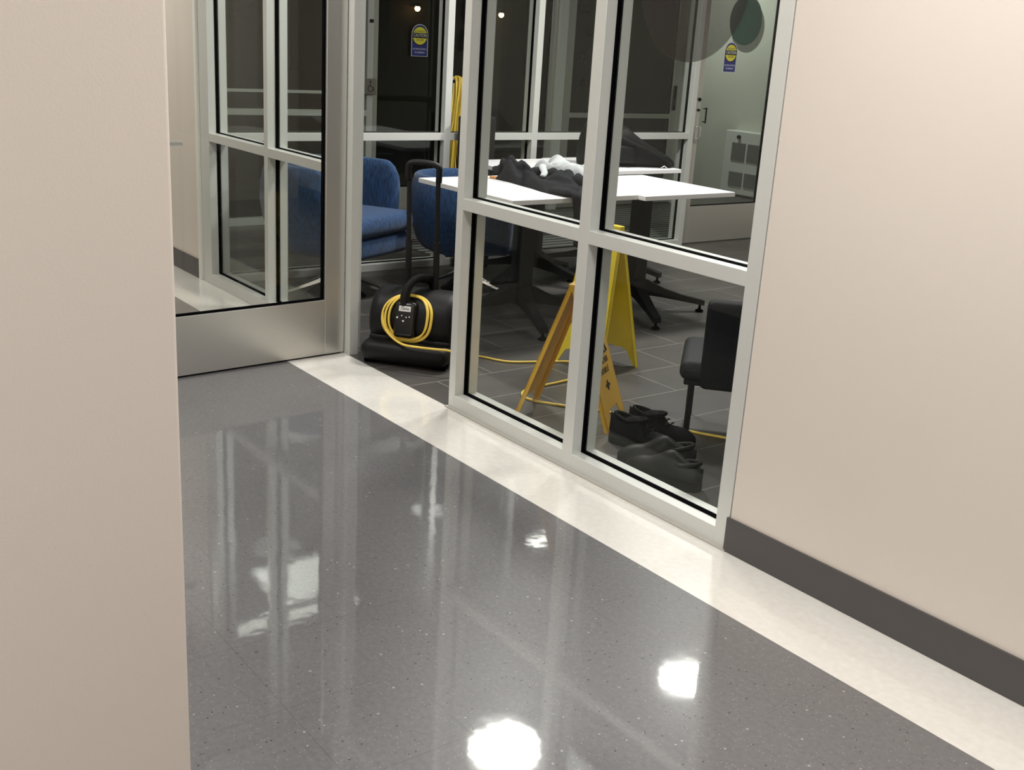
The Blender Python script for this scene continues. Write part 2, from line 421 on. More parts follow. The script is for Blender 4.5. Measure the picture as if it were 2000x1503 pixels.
# corridor wall beyond the glazing, far left
box_obj('wall_far', (-9.2, 0.0, 0), (-6.285, 0.10, H), m_paint, kind='structure')
box_obj('baseboard_far', (-9.2, -0.008, 0.0), (-6.32, 0.0, 0.1145), m_base, kind='structure')
box_obj('trim_2', (-6.322, -0.014, 0.0), (-6.285, 0.0, H), simple('white_corner_bead', (0.75, 0.75, 0.70), 0.5), kind='structure')
# cafe enclosure
box_obj('wall_cafe_right', (2.9, 0.16, 0), (3.0, 7.0, H), m_paint, kind='structure')
box_obj('wall_cafe_back', (-6.25, 5.6, 0), (3.0, 5.7, H), m_paint, kind='structure')
# beyond the partition
box_obj('wall_green', (-10.6, 6.95, 0), (-6.2, 7.05, H), m_paint2, kind='structure')
box_obj('wall_side', (-6.25, 4.98, 0), (-6.15, 6.95, H), m_paint2, kind='structure')
box_obj('wall_rear', (-10.7, 5.78, 0), (-10.6, 7.05, H), m_paint2, kind='structure')
box_obj('wall_return', (-10.6, 5.68, 0), (-8.03, 5.78, H), m_facade, kind='structure')

# ------------------------------------------------------------------ glazed partitions
# builder in local coordinates: u along the wall, depth 0..0.114 behind the face, z up
D = 0.114
class Part:
    """partition with local frame: origin + u*U + d*W"""
    def __init__(s, name, origin, U, W):
        s.root = struct_root(name, origin)
        s.U = Vector(U); s.W = Vector(W); s.name = name
        s.m = Matrix(((s.U.x, s.W.x, 0, 0), (s.U.y, s.W.y, 0, 0), (0, 0, 1, 0), (0, 0, 0, 1)))
    def member(s, nm, u0, u1, z0, z1, d0=0.0, d1=D, mat=None, bev=0.0012, label=None):
        bm = bm_new(); add_box(bm, (u0, d0, z0), (u1, d1, z1), mtx=s.m, bev=bev, seg=1)
        return obj(nm, bm, mat or m_alu, s.root, label=label)
    def pane(s, u0, u1, z0, z1, mat=None):
        g = 0.0
        bm = bm_new()
        t = 0.0035
        for (a0, a1, b0, b1) in ((u0, u0+t, z0, z1), (u1-t, u1, z0, z1), (u0, u1, z0, z0+t), (u0, u1, z1-t, z1)):
            add_box(bm, (a0, 0.045, b0), (a1, 0.068, b1), mtx=s.m)
        obj('glazing_gasket', bm, m_gask, s.root)
        bm = bm_new(); add_box(bm, (u0+t, 0.0535, z0+t), (u1-t, 0.0595, z1-t), mtx=s.m)
        obj('glass_pane', bm, mat or m_glass, s.root)
ZR0, ZR1 = 0.8325, 0.879
SILL = 0.062
TOP = H - 0.05
# A right: between door opening and beige wall
A = Part('window_1', (0, 0, 0), (1, 0, 0), (0, 1, 0))
A.member('post', -3.631, -3.587, 0, H)
A.member('post', -2.880, -2.826, 0, H)
A.member('post', -2.117, -2.064, 0, H)
for a, b in ((-3.587, -2.880), (-2.826, -2.117)):
    A.member('sill_rail', a, b, 0.0, SILL); A.member('middle_rail', a, b, ZR0, ZR1); A.member('head_rail', a, b, TOP, H)
    A.pane(a, b, SILL, ZR0); A.pane(a, b, ZR1, TOP)
# sealant line under the sill
A.member('floor_sealant', -3.64, -2.06, 0.0, 0.006, -0.012, 0.0, simple('grey_sealant', (0.45, 0.44, 0.40), 0.6), bev=0)
# A left: behind the open door leaf
L = Part('window_2', (0, 0, 0), (1, 0, 0), (0, 1, 0))
L.member('corner_post', -6.284, -6.155, 0, H)
L.member('post', -5.422, -5.379, 0, H)
L.member('door_jamb', -4.60, -4.486, 0, H, 0.0, 0.047)
L.member('door_jamb', -4.605, -4.585, 0, H, 0.047, D)
for a, b in ((-6.155, -5.422), (-5.379, -4.60)):
    L.member('sill_rail', a, b, 0.0, SILL); L.member('middle_rail', a, b, ZR0, ZR1); L.member('head_rail', a, b, TOP, H)
    L.pane(a, b, SILL, ZR0); L.pane(a, b, ZR1, TOP)
L.member('door_head', -4.486, -3.631, 2.13, 2.18)
L.member('head_rail', -4.486, -3.631, TOP, H)
L.pane(-4.486, -3.631, 2.18, TOP)
# B: cafe to vestibule (u = y, depth goes to -x)
B = Part('window_3', (XB, 0, 0), (0, 1, 0), (-1, 0, 0))
ys = [(1.595, 1.645), (2.322, 2.372), (3.86, 3.91)]
for a, b in ys: B.member('post', a, b, 0, H)
pr = 0.114
for a, b in ys:
    B.member('sill_rail', pr, a, 0.0, 0.045); B.member('middle_rail', pr, a, ZR0, ZR1); B.member('head_rail', pr, a, TOP, H)
    B.pane(pr, a, 0.045, ZR0, m_glass2); B.pane(pr, a, ZR1, TOP, m_glass2)
    pr = b
B.member('post', 4.86, 4.98, 0, H)
B.member('door_head', 3.91, 4.86, 2.13, 2.18)
B.pane(3.91, 4.86, 2.18, TOP, m_glass2); B.member('head_rail', 3.91, 4.86, TOP, H)
# C: vestibule to outside
XC = -7.97
Cw = Part('window_4', (XC, 0, 0), (0, 1, 0), (-1, 0, 0))
Cw.member('post', 0.10, 0.20, 0, H)
Cw.member('post', 2.055, 2.11, 0, H)
Cw.member('post', 4.0, 4.09, 0, H)
Cw.member('post', 5.62, 5.78, 0, H)
for a, b in ((0.20, 2.055),):
    Cw.member('sill_rail', a, b, 0, 0.06); Cw.member('middle_rail', a, b, ZR0, ZR1); Cw.member('middle_rail', a, b, 1.0, 1.022); Cw.member('head_rail', a, b, TOP, H)
    Cw.pane(a, b, 0.06, ZR0, m_glass2); Cw.pane(a, b, ZR1, 1.0, m_glass2); Cw.pane(a, b, 1.022, TOP, m_glass2)

# ------------------------------------------------------------------ doors
def door(name, hinge, ang, width, rails, glassmat, stile=0.105, bot=0.272, th=0.045, handle=None, zt=2.12, mids=()):
    root = struct_root(name, hinge, ang)
    # local: x along leaf 0..width, y thickness 0..th
    for nm, x0, x1 in (('hinge_stile', 0, stile), ('lock_stile', width-stile, width)):
        bm = bm_new(); add_box(bm, (x0, 0, 0.008), (x1, th, zt), bev=0.002, seg=1); obj(nm, bm, m_alu_d, root)
    bm = bm_new(); add_box(bm, (stile, 0.001, 0.008), (width-stile, th-0.001, bot), bev=0.002, seg=1); obj('bottom_rail', bm, m_alu_d, root)
    bm = bm_new(); add_box(bm, (stile, 0.001, zt-0.12), (width-stile, th-0.001, zt), bev=0.002, seg=1); obj('top_rail', bm, m_alu_d, root)
    zz = [bot] + [v for mm in mids for v in mm] + [zt-0.12]
    for mm in mids:
        bm = bm_new(); add_box(bm, (stile, 0.001, mm[0]), (width-stile, th-0.001, mm[1]), bev=0.002, seg=1); obj('middle_rail', bm, m_alu_d, root)
    for i in range(0, len(zz), 2):
        z0, z1 = zz[i], zz[i+1]; t = 0.007
        bm = bm_new()
        for (a0, a1, b0, b1) in ((stile, stile+t, z0, z1), (width-stile-t, width-stile, z0, z1), (stile, width-stile, z0, z0+t), (stile, width-stile, z1-t, z1)):
            add_box(bm, (a0, 0.012, b0), (a1, th-0.012, b1))
        obj('glazing_gasket', bm, m_gask, root)
        bm = bm_new(); add_box(bm, (stile+t, th/2-.003, z0+t), (width-stile-t, th/2+.003, z1-t)); obj('glass_pane', bm, glassmat, root)
    return root
# open leaf: swings into the corridor; +x face at the hinge line
ddir = Vector((0.060, -0.998, 0)); ang = math.atan2(ddir.y, ddir.x)
# local y (thickness) must point to -x side: rot by ang (-86.6deg) sends +y to (0.998,0.06) -> use origin shifted by th
o1 = Vector((-4.532, -0.004, 0)) - Vector((0.998, 0.060, 0))*0.045
d1 = door('door_1', o1, ang, 0.99, None, m_glass)
bm = bm_new()
add_box(bm, (0.790, 0.046, 0.992), (0.95, 0.060, 1.012), bev=0.004)
obj('push_bar', bm, m_alu_d, d1)
bm = bm_new()
for z in (0.18, 1.1, 1.95): add_box(bm, (-0.010, 0.010, z), (0.0, 0.035, z+0.1))
obj('hinge', bm, m_alu_d, d1)
# bottom sweep of dark rubber
bm = bm_new(); add_box(bm, (0.01, 0.012, 0.001), (0.98, 0.033, 0.009)); obj('door_sweep', bm, m_gask, d1)
# door 2 in partition B, closed
d2 = door('door_2', (XB-0.030, 3.915, 0), PI/2, 0.94, None, m_glass2, stile=0.075, bot=0.30)
bm = bm_new()
for z, r in ((1.13, 0.013), (1.05, 0.010)):
    add_tube(bm, [(0.05, -0.001, z), (0.05, -0.012, z)], r, 12)
obj('lock_cylinder', bm, m_gask, d2, smooth=ANG)
bm = bm_new(); add_box(bm, (0.03, -0.010, 0.80), (0.062, 0.0, 0.93), bev=0.004)
add_tube(bm, smooth_path([(0.045, -0.01, 0.92), (0.045, -0.05, 0.92), (0.045, -0.05, 0.84), (0.045, -0.01, 0.83)], 5), 0.006, 8)
obj('lock_plate', bm, m_alu_d, d2, smooth=ANG)
bm = bm_new(); add_tube(bm, [(0.13, -0.012, 0.95), (0.13, -0.012, 1.07)], 0.006, 8)
add_tube(bm, [(0.13, 0.02, 0.96), (0.13, -0.012, 0.96)], 0.004, 8); add_tube(bm, [(0.13, 0.02, 1.06), (0.13, -0.012, 1.06)], 0.004, 8)
obj('pull_handle', bm, m_gask, d2, smooth=ANG)
# doors in partition C: a glass leaf in front of the sticker and a leaf with a black pull
d3 = door('door_3', (XC-0.04, 2.115, 0), PI/2, 1.88, None, m_glass2, stile=0.06, bot=0.25)
d4 = door('door_4', (XC-0.04, 4.095, 0), PI/2, 1.52, None, m_glass2, stile=0.115, bot=0.25, mids=((0.8325, 0.879),))
bm = bm_new(); add_box(bm, (1.42, -0.03, 0.915), (1.445, 0.0, 1.15), bev=0.008); obj('pull_handle', bm, m_gask, d4)
bm = bm_new(); add_box(bm, (2.05, -0.004, 1.02), (2.14, 0, 1.13)); bm.free()

# wheelchair push plate on partition C post
pb = thing('door_push_plate', 'square metal wheelchair-symbol door button on the far glazed screen', 'door button', (XC+0.001, 2.073, 1.065))
bm = bm_new(); add_box(bm, (0, -0.055, -0.062), (0.028, 0.055, 0.062), bev=0.004); obj('plate', bm, m_plate, pb)
bm = bm_new()
mm = frame_m((0.029, 0, 0), (0, 1, 0), (0, 0, 1))
def ring_pts(c, r, a0, a1, n): return [mm @ Vector((c[0]+r*math.cos(math.radians(a0+(a1-a0)*k/n)), c[1]+r*math.sin(math.radians(a0+(a1-a0)*k/n)), 0)) for k in range(n+1)]
add_tube(bm, ring_pts((0.0, -0.015), 0.024, 110, 380, 16), 0.0025, 6)
add_tube(bm, [mm @ Vector(p) for p in ((-0.004, 0.028, 0), (-0.002, 0.0, 0), (0.018, -0.002, 0), (0.028, -0.03, 0))], 0.003, 6)
add_tube(bm, ring_pts((-0.004, 0.038), 0.005, 0, 360, 8), 0.003, 6)
obj('wheelchair_symbol', bm, m_txt, pb)
# small black fitting high on the same post
nb = tag(box_obj('small_label', (XC, 2.07, 1.55), (XC+0.004, 2.105, 1.575), m_txt), 'tiny black tab high on the far screen post above the wheelchair button', 'label')

# ------------------------------------------------------------------ caution decals
def caution(loc, label, sc=1.0):
    t = thing('caution_sticker', label, 'sticker', loc, 0, 'caution stickers on the glass doors')
    def P(pts, x0, th=0.0006):
        bm = bm_new(); add_prism(bm, pts, frame_m((x0, 0, 0), (0, 1, 0), (0, 0, 1)), th); return bm
    W2, Hb, r = 0.073*sc, -0.125*sc, 0.073*sc
    arch = [(-W2, Hb), (W2, Hb), (W2, 0.035*sc)] + [(W2*math.cos(a), 0.035*sc+W2*math.sin(a)) for a in [PI*k/16 for k in range(1, 16)]] + [(-W2, 0.035*sc)]
    k = 0.93
    obj('border', P([(x, y) for x, y in arch], 0.0), m_label, t)
    inner = [(x*k, (y if y > 0 else y*0.975)) for x, y in arch]; inner = [(x, 0.035*sc+(y-0.035*sc)*k if y > 0.035*sc else y) for x, y in inner]
    obj('blue_panel', P(inner, 0.0007), m_dblu, t)
    circ = [(0.069*sc*math.cos(2*PI*i/32), 0.022*sc+0.069*sc*math.sin(2*PI*i/32)) for i in range(32)]
    obj('black_ring', P(circ, 0.0014), m_txt, t)
    circ = [(0.063*sc*math.cos(2*PI*i/32), 0.024*sc+0.064*sc*math.sin(2*PI*i/32)) for i in range(32)]
    obj('yellow_disc', P(circ, 0.0021), m_dyel, t)
    obj('black_band', P([(-W2*k, 0.008*sc), (W2*k, 0.008*sc), (W2*k, 0.045*sc), (-W2*k, 0.045*sc)], 0.0028), m_txt, t)
    fm = lambda y, x0: frame_m((x0, 0, y*sc), (0, 1, 0), (0, 0, 1))
    bm = bm_new(); add_text(bm, 'CAUTION', 0.033*sc, fm(0.027, 0.0036), 0.0003, xs=0.80); obj('caution_lettering', bm, m_wtxt, t)
    bm = bm_new(); add_text(bm, 'AUTOMATIC', 0.020*sc, fm(0.056, 0.0029), 0.0003, xs=0.80); obj('automatic_lettering', bm, m_txt, t); bm = bm_new(); add_text(bm, 'DOOR', 0.022*sc, fm(-0.006, 0.0029), 0.0003); obj('door_lettering', bm, m_txt, t)
    bm = bm_new(); add_text(bm, 'ACTIVATE SWITCH', 0.017*sc, fm(-0.072, 0.0016), 0.0003, xs=0.82); obj('switch_lettering', bm, m_wtxt, t); bm = bm_new(); add_text(bm, 'TO OPERATE', 0.018*sc, fm(-0.097, 0.0016), 0.0003, xs=0.85); obj('operate_lettering', bm, m_wtxt, t)
    return t
caution((XC-0.04+0.004, 2.560, 1.446), 'yellow and blue caution sticker on the far glass, left of the round green decal\'s screen', 1.08)
caution((XB-0.030-0.015, 4.278, 1.463), 'yellow and blue caution sticker on the right-hand glass door, under the round green decal', 0.97)
for o in list(bpy.data.objects):
    if o.name == 'caution_sticker': o['label'] = 'yellow and blue caution sticker on the dark glass seen through the doorway'
# discs on the door glass and on the near glass
def disc(name, c, ru, rz_, axis, th, mat, label):
    bm = bm_new()
    fm = frame_m(c, (0, 1, 0), (0, 0, 1)) if axis == 'x' else frame_m(c, (1, 0, 0), (0, 0, 1))
    add_prism(bm, [(ru*math.cos(2*PI*k/64), rz_*math.sin(2*PI*k/64)) for k in range(64)], fm, th)
    return tag(obj(name, bm, mat), label, 'decal')
disc('round_film', (XB-0.030-0.014, 4.41, 1.735), 0.185, 0.185, 'x', 0.001, m_film_gr, 'round sea-green translucent decal on the glass door above the caution sticker')
bm = bm_new()
add_prism(bm, [(0.045+0.19*math.cos(2*PI*k/48), -0.05+0.19*math.sin(2*PI*k/48)) for k in range(48)], frame_m((XB-0.030-0.026, 4.41, 1.735), (0, 1, 0), (0, 0, 1)), 0.001)
tag(obj('round_film', bm, m_film_shadow), 'painted shadow of the green round decal, a larger offset grey disc', 'decal')  # offset shadow of the green decal, put in as a grey film
disc('round_film', (-2.500, 0.0525, 1.675), 0.225, 0.225, 'y', 0.0008, m_film_br, 'large brown-tinted translucent round decal on the near glass, top right')

# mirrored lettering on the outer glass
wl = thing('window_lettering', 'dark lettering seen backwards on the outer glass, in short stacked word ends', 'lettering', (XC-0.02, 4.3, 1.1))
for s, y, z in (('ce', 4.30, 1.80), ('te', 4.375, 1.61), ('ice', 4.305, 1.395), ('op', 4.345, 1.155)):
    mtx = frame_m((0, y-4.3, z-1.1), (0, -1, 0), (0, 0, 1))
    bm = bm_new(); add_text(bm, s, 0.155, mtx, 0.0006, xs=0.62); obj('word', bm, m_text_glass, wl)
bm = bm_new()
add_text(bm, 'Cana', 0.15, frame_m((XC-0.045, 1.04, 1.56), (0, -1, 0), (0, 0, 1)), 0.0006, xs=0.8)
tag(obj('window_lettering', bm, m_text_glass), 'faint dark word seen backwards on the outer glass at upper left', 'lettering')

# ------------------------------------------------------------------ wall heater beyond the right-hand door
ht = thing('wall_heater', 'white wall heater cabinet with louvred grilles beyond the glass door', 'heater', (-8.42, 6.95, 0.02))
bm = bm_new(); add_box(bm, (0, -0.16, 0), (0.62, 0, 0.67), bev=0.008); obj('cabinet', bm, m_heat, ht)
for gx in (0.11, 0.33):
    for z0, z1 in ((0.36, 0.55), (0.09, 0.24)):
        bm = bm_new(); n = 12
        add_box(bm, (gx, -0.162, z0), (gx+0.19, -0.159, z1))
        for k in range(n):
            z = z0+(z1-z0)*(k+0.5)/n
            add_box(bm, (gx, -0.17, z-0.003), (gx+0.19, -0.161, z+0.003))
        obj('grille', bm, m_grille, ht)
bm = bm_new(); add_tube(bm, [(0.20, -0.16, 0.61), (0.20, -0.185, 0.61)], 0.02, 16); obj('knob', bm, m_gask, ht, smooth=ANG)

# ------------------------------------------------------------------ exterior at night
o = box_obj('ground', (-40, -12, -0.15), (-10.7, 30, -0.05), m_night, kind='structure')
box_obj('ground', (-10.7, -12, -0.15), (-8.1, 5.7, -0.04), m_night, kind='structure')
fb = thing('building', 'dim brown building facade in the dark beyond the outer glass', 'building', (-15, 6, 0))
bm = bm_new(); add_box(bm, (-0.3, -9, -0.1), (0, 14, 4.5)); obj('wall', bm, m_facade, fb)
for y in (-5.5, -1.2, 3.0, 7.2):
    bm = bm_new(); add_box(bm, (0, y, 0.9), (0.03, y+1.6, 2.6)); obj('window', bm, m_gloss, fb)
m_lamp = bpy.data.materials.new('lamp_glow'); m_lamp.use_nodes = True
_b = m_lamp.node_tree.nodes['Principled BSDF']; _b.inputs['Emission Color'].default_value = (1.0, 0.62, 0.25, 1); _b.inputs['Emission Strength'].default_value = 6.0
_b.inputs['Base Color'].default_value = (0.8, 0.6, 0.3, 1)
for i, (y, z, lb) in enumerate(((6.66, 1.85, 'small orange outdoor lamp seen above the caution sticker, left of the two'), (8.22, 1.85, 'small orange outdoor lamp seen above the white tables, right of the two'))):
    t = thing('outdoor_lamp', lb, 'lamp', (-14.93, y+0.15, z), 0, 'outdoor lamps')
    bm = bm_new(); add_lathe(bm, [(0.005, -0.042), (0.032, -0.03), (0.045, 0), (0.032, 0.03), (0.005, 0.042)], 16, c=(0.09, 0, 0)); obj('bulb', bm, m_lamp, t, smooth=True)
    bm = bm_new(); add_box(bm, (-0.068, -0.03, 0.03), (0.12, 0.03, 0.07)); obj('bracket', bm, m_gask, t)

# ------------------------------------------------------------------ tables
def table(loc, lx, ly, rz, label, legrot):
    t = thing('cafe_table', label, 'table', loc, rz, 'white tables pushed together')
    bm = bm_new(); add_box(bm, (-lx/2, -ly/2, 0.7155), (lx/2, ly/2, 0.7402), bev=0.0015, seg=1)
    top = obj('tabletop', bm, m_white, t)
    bm = bm_new()
    e = 0.0012
    for lo, hi in (((-lx/2-e, -ly/2-e, 0.7165), (lx/2+e, -ly/2, 0.739)), ((-lx/2-e, ly/2, 0.7165), (lx/2+e, ly/2+e, 0.739)), ((-lx/2-e, -ly/2, 0.7165), (-lx/2, ly/2, 0.739)), ((lx/2, -ly/2, 0.7165), (lx/2+e, ly/2, 0.739))):
        add_box(bm, lo, hi)
    obj('edge_band', bm, m_edge, top)
    bm = bm_new(); add_box(bm, (-0.045, -0.045, 0.14), (0.045, 0.045, 0.70), bev=0.008); obj('column', bm, m_blk, t)
    bm = bm_new(); add_box(bm, (-0.22, -0.22, 0.690), (0.22, 0.22, 0.7155), bev=0.004); obj('top_plate', bm, m_blk, t)
    for k in range(4):
        a = legrot+k*PI/2; dx, dy = math.cos(a), math.sin(a); px, py = -dy, dx
        bm = bm_new(); rings = []
        for s_, zc, hh, ww in ((0.0, 0.155, 0.05, 0.040), (0.07, 0.15, 0.045, 0.036), (0.18, 0.115, 0.026, 0.030), (0.30, 0.085, 0.018, 0.025), (0.44, 0.055, 0.015, 0.022)):
            rings.append([Vector((dx*s_+px*ww*c_, dy*s_+py*ww*c_, zc+hh*q_)) for c_, q_ in ((-1, -1), (1, -1), (1, 1), (-1, 1))])
        add_loft(bm, rings); lg = obj('leg', bm, m_blk, t)
        bm = bm_new(); add_lathe(bm, [(0.022, 0.0), (0.026, 0.006), (0.020, 0.012), (0.008, 0.018), (0.008, 0.045)], 14, c=(dx*0.42, dy*0.42, 0)); obj('foot_glide', bm, m_gask, lg, smooth=ANG)
    return t
table((-4.710, 1.190, 0), 0.855, 0.83, 0, 'near white square table by the doorway with clothes on it', math.radians(-20))
table((-4.608, 1.955, 0), 0.76, 0.69, 0, 'near white square table on the right, empty top end pointing at the heater', math.radians(65))
table((-5.500, 1.885, 0), 0.70, 0.66, 0, 'far white table behind the one with clothes, left of the black bag', math.radians(20))
table((-5.535, 2.525, 0), 0.71, 0.61, 0, 'far white table under the black bag', math.radians(20))

# ------------------------------------------------------------------ blue tub chairs
def tub_chair(loc, rz, label):
    t = thing('tub_chair', label, 'chair', loc, rz, 'blue swivel tub chairs')
    # opens towards local +x
    n = 44; R0 = 0.34; arm = 0.20; tot = PI*R0+2*arm
    zs = [(0.250, -0.10), (0.275, -0.045), (0.33, 0.000), (0.42, 0.035), (0.52, 0.052), (0.61, 0.050), (0.68, 0.038), (0.712, 0.026)]
    rings = []
    for k in range(n+1):
        d = -tot/2+tot*k/n
        if abs(d) <= PI*R0/2:
            a = PI+d/R0; cx, cy = -0.02+R0*math.cos(a), R0*math.sin(a); nx, ny = math.cos(a), math.sin(a)
        else:
            e = abs(d)-PI*R0/2; sg = -1 if d > 0 else 1
            cx, cy = -0.02+e, sg*(R0-0.02*e/arm); nx, ny = 0.0, sg
        t_ = abs(d)/(tot/2); f = max(0.0, (t_-0.86)/0.14)
        drop = 1-0.16*f**2.5; thin = 1-0.45*f**3
        ring = []
        for z, o_ in zs: ring.append((o_*thin, 0.25+(z-0.25)*drop))
        zt = 0.25+(0.712-0.25)*drop
        for q in range(1, 5):
            b = PI*q/5; ring.append((0.0+0.026*math.cos(b)*thin, zt+0.026*math.sin(b)))
        for z, o_ in ((0.69, -0.028), (0.60, -0.034), (0.48, -0.034), (0.40, -0.045), (0.34, -0.11)): ring.append((o_*thin, 0.25+(z-0.25)*drop))
        rings.append([Vector((cx+nx*o_, cy+ny*o_, z)) for o_, z in ring])
    bm = bm_new(); add_loft(bm, rings, cap=True); obj('tub_shell', bm, m_blue, t, smooth=True)
    bm = bm_new(); add_box(bm, (-0.30, -0.285, 0.37), (0.33, 0.285, 0.485), bev=0.05, seg=5)
    for v in bm.verts:
        rr = math.hypot(v.co.x, v.co.y)
        if v.co.x < 0: v.co.y *= (1-0.35*(v.co.x/0.30)**2)
        if v.co.z > 0.42: v.co.z += 0.02*(1-min(1, rr/0.33)**2)
    obj('seat_cushion', bm, m_blue, t, smooth=True)
    bm = bm_new(); add_box(bm, (-0.27, -0.27, 0.25), (0.30, 0.27, 0.375), bev=0.035, seg=4)
    for v in bm.verts:
        if v.co.x < 0: v.co.y *= (1-0.35*(v.co.x/0.27)**2)
    obj('seat_base', bm, m_blue, t, smooth=True)
    bm = bm_new(); add_lathe(bm, [(0.10, 0.25), (0.10, 0.235), (0.035, 0.225), (0.030, 0.12), (0.045, 0.10), (0.045, 0.085)], 20); obj('stem', bm, m_chrome, t, smooth=ANG)
    for k in range(4):
        a = PI/4+k*PI/2; dx, dy = math.cos(a), math.sin(a); px, py = -dy, dx
        bm = bm_new(); rings = []
        for s_, zc, hh, ww in ((0.01, 0.11, 0.020, 0.045), (0.07, 0.095, 0.018, 0.036), (0.15, 0.062, 0.013, 0.028), (0.24, 0.030, 0.010, 0.026), (0.31, 0.014, 0.008, 0.030)):
            rings.append([Vector((dx*s_+px*ww*c_, dy*s_+py*ww*c_, zc+hh*q_)) for c_, q_ in ((-1, -0.7), (1, -0.7), (0.8, 0.6), (0, 1), (-0.8, 0.6))])
        add_loft(bm, rings); obj('base_leg', bm, m_chrome, t, smooth=ANG)
    bm = bm_new(); add_lathe(bm, [(0.17, 0.002), (0.13, 0.03), (0.07, 0.075), (0.03, 0.09)], 24); obj('base_shade_cone', bm, m_gloss, t, smooth=ANG, label='shade under the star base, put in as a black cone')  # black cone stands in for the shade beneath the chrome legs
    return t
ch1 = tub_chair((-5.665, 0.558, 0), math.radians(25), 'blue woven tub chair seen through the left glass, its seat cushion showing by the doorway')
ch1.scale = (1.06, 1.06, 1.04)
ch2 = tub_chair((-5.50, 1.36, 0), math.radians(84), 'blue woven tub chair behind the white table corner and the telescopic handle')
ch2.scale = (0.86, 0.86, 0.95)

# ------------------------------------------------------------------ air mover (carpet blower)
ux, uy = 0.775, 0.632
am_rz = math.atan2(uy, ux)
am = thing('carpet_blower', 'black floor blower with yellow cord wrapped round it, standing in the doorway', 'blower', (-4.215, 0.155, 0), am_rz)
# local: x right, y away from the viewer
def profile_ring(x, sc, cy=0.175, cz=0.188, r=0.150):
    pts = []
    for k in range(36):
        a = 2*PI*k/36
        pts.append(Vector((x, cy+r*sc*math.cos(a), cz+r*sc*math.sin(a))))
    return pts
bm = bm_new()
xs = [(-0.215, 0.55), (-0.212, 0.78), (-0.203, 0.90), (-0.188, 0.975), (-0.165, 1.0), (0.16, 1.0), (0.185, 0.975), (0.198, 0.90), (0.206, 0.78), (0.208, 0.55)]
add_loft(bm, [profile_ring(x, s) for x, s in xs])
obj('drum_housing', bm, m_plast, am, smooth=ANG)
bm = bm_new(); add_box(bm, (-0.225, -0.055, 0.014), (0.205, 0.30, 0.112), bev=0.045, seg=6); obj('outlet_base', bm, m_plast, am, smooth=True)
bm = bm_new(); add_box(bm, (-0.205, 0.03, 0.095), (0.195, 0.26, 0.128), bev=0.015, seg=3); obj('housing_lip', bm, m_plast, am, smooth=ANG)
for x in (-0.18, 0.16):
    for y in (0.02, 0.25):
        bm = bm_new(); add_box(bm, (x-0.03, y-0.03, 0.0), (x+0.03, y+0.03, 0.018), bev=0.004); obj('foot_pad', bm, m_gask, am)
def tilt(mx, my, mz, a): return Matrix.Translation((mx, my, mz)) @ Matrix.Rotation(a, 4, 'X')
Tp = tilt(-0.02, 0.030, 0.215, math.radians(-12))
bm = bm_new(); add_box(bm, (-0.052, -0.03, -0.085), (0.052, 0.05, 0.085), mtx=Tp, bev=0.022, seg=4); pn = obj('control_panel', bm, m_gloss, am, smooth=ANG)
bm = bm_new(); add_box(bm, (-0.029, -0.0325, 0.038), (0.029, -0.0300, 0.063), mtx=Tp, bev=0.001, seg=1); lb_ = obj('maker_label', bm, m_label, pn, label='white maker label with black lettering')
bm = bm_new(); add_text(bm, 'Clarke', 0.017, Tp @ frame_m((0, -0.0332, 0.051), (1, 0, 0), (0, 0, 1)), 0.0003, xs=0.9); obj('label_lettering', bm, m_txt, pn)
bm = bm_new()
for x, z, r in ((-0.033, 0.008, 0.0045), (-0.012, 0.018, 0.003), (0.010, 0.012, 0.003), (0.025, 0.015, 0.003), (-0.003, -0.006, 0.0045)):
    add_tube(bm, [Tp @ Vector((x, -0.029, z)), Tp @ Vector((x, -0.034, z))], r, 8)
obj('indicator', bm, m_wtxt, pn)
bm = bm_new(); hp = smooth_path([(-0.03, 0.045, 0.27), (-0.03, 0.045, 0.335), (-0.012, 0.075, 0.385), (0.01, 0.13, 0.395), (0.04, 0.20, 0.375), (0.05, 0.235, 0.32)], 6)
add_tube(bm, hp, [0.036-0.014*min(1, i/12) for i in range(len(hp))], 12, flat=0.75); obj('carry_handle', bm, m_plast, am, smooth=ANG)
# telescopic handle
bm = bm_new()
for x in (-0.073, 0.067):
    add_tube(bm, [(x*0.98, 0.20, 0.30), (x, 0.17, 0.90)], 0.0115, 8)
    add_tube(bm, [(x*0.98, 0.20, 0.30), (x*0.99, 0.188, 0.56)], 0.0155, 8)
gp = smooth_path([(-0.076, 0.17, 0.84), (-0.077, 0.17, 0.90), (-0.066, 0.17, 0.919), (-0.03, 0.17, 0.925), (0.03, 0.17, 0.923), (0.062, 0.17, 0.914), (0.071, 0.17, 0.897), (0.070, 0.17, 0.84)], 5)
obj('telescopic_tube', bm, m_blk, am, smooth=ANG)
bm = bm_new(); add_tube(bm, gp, 0.018, 10, flat=0.8); obj('handle_grip', bm, m_plast, am, smooth=True)
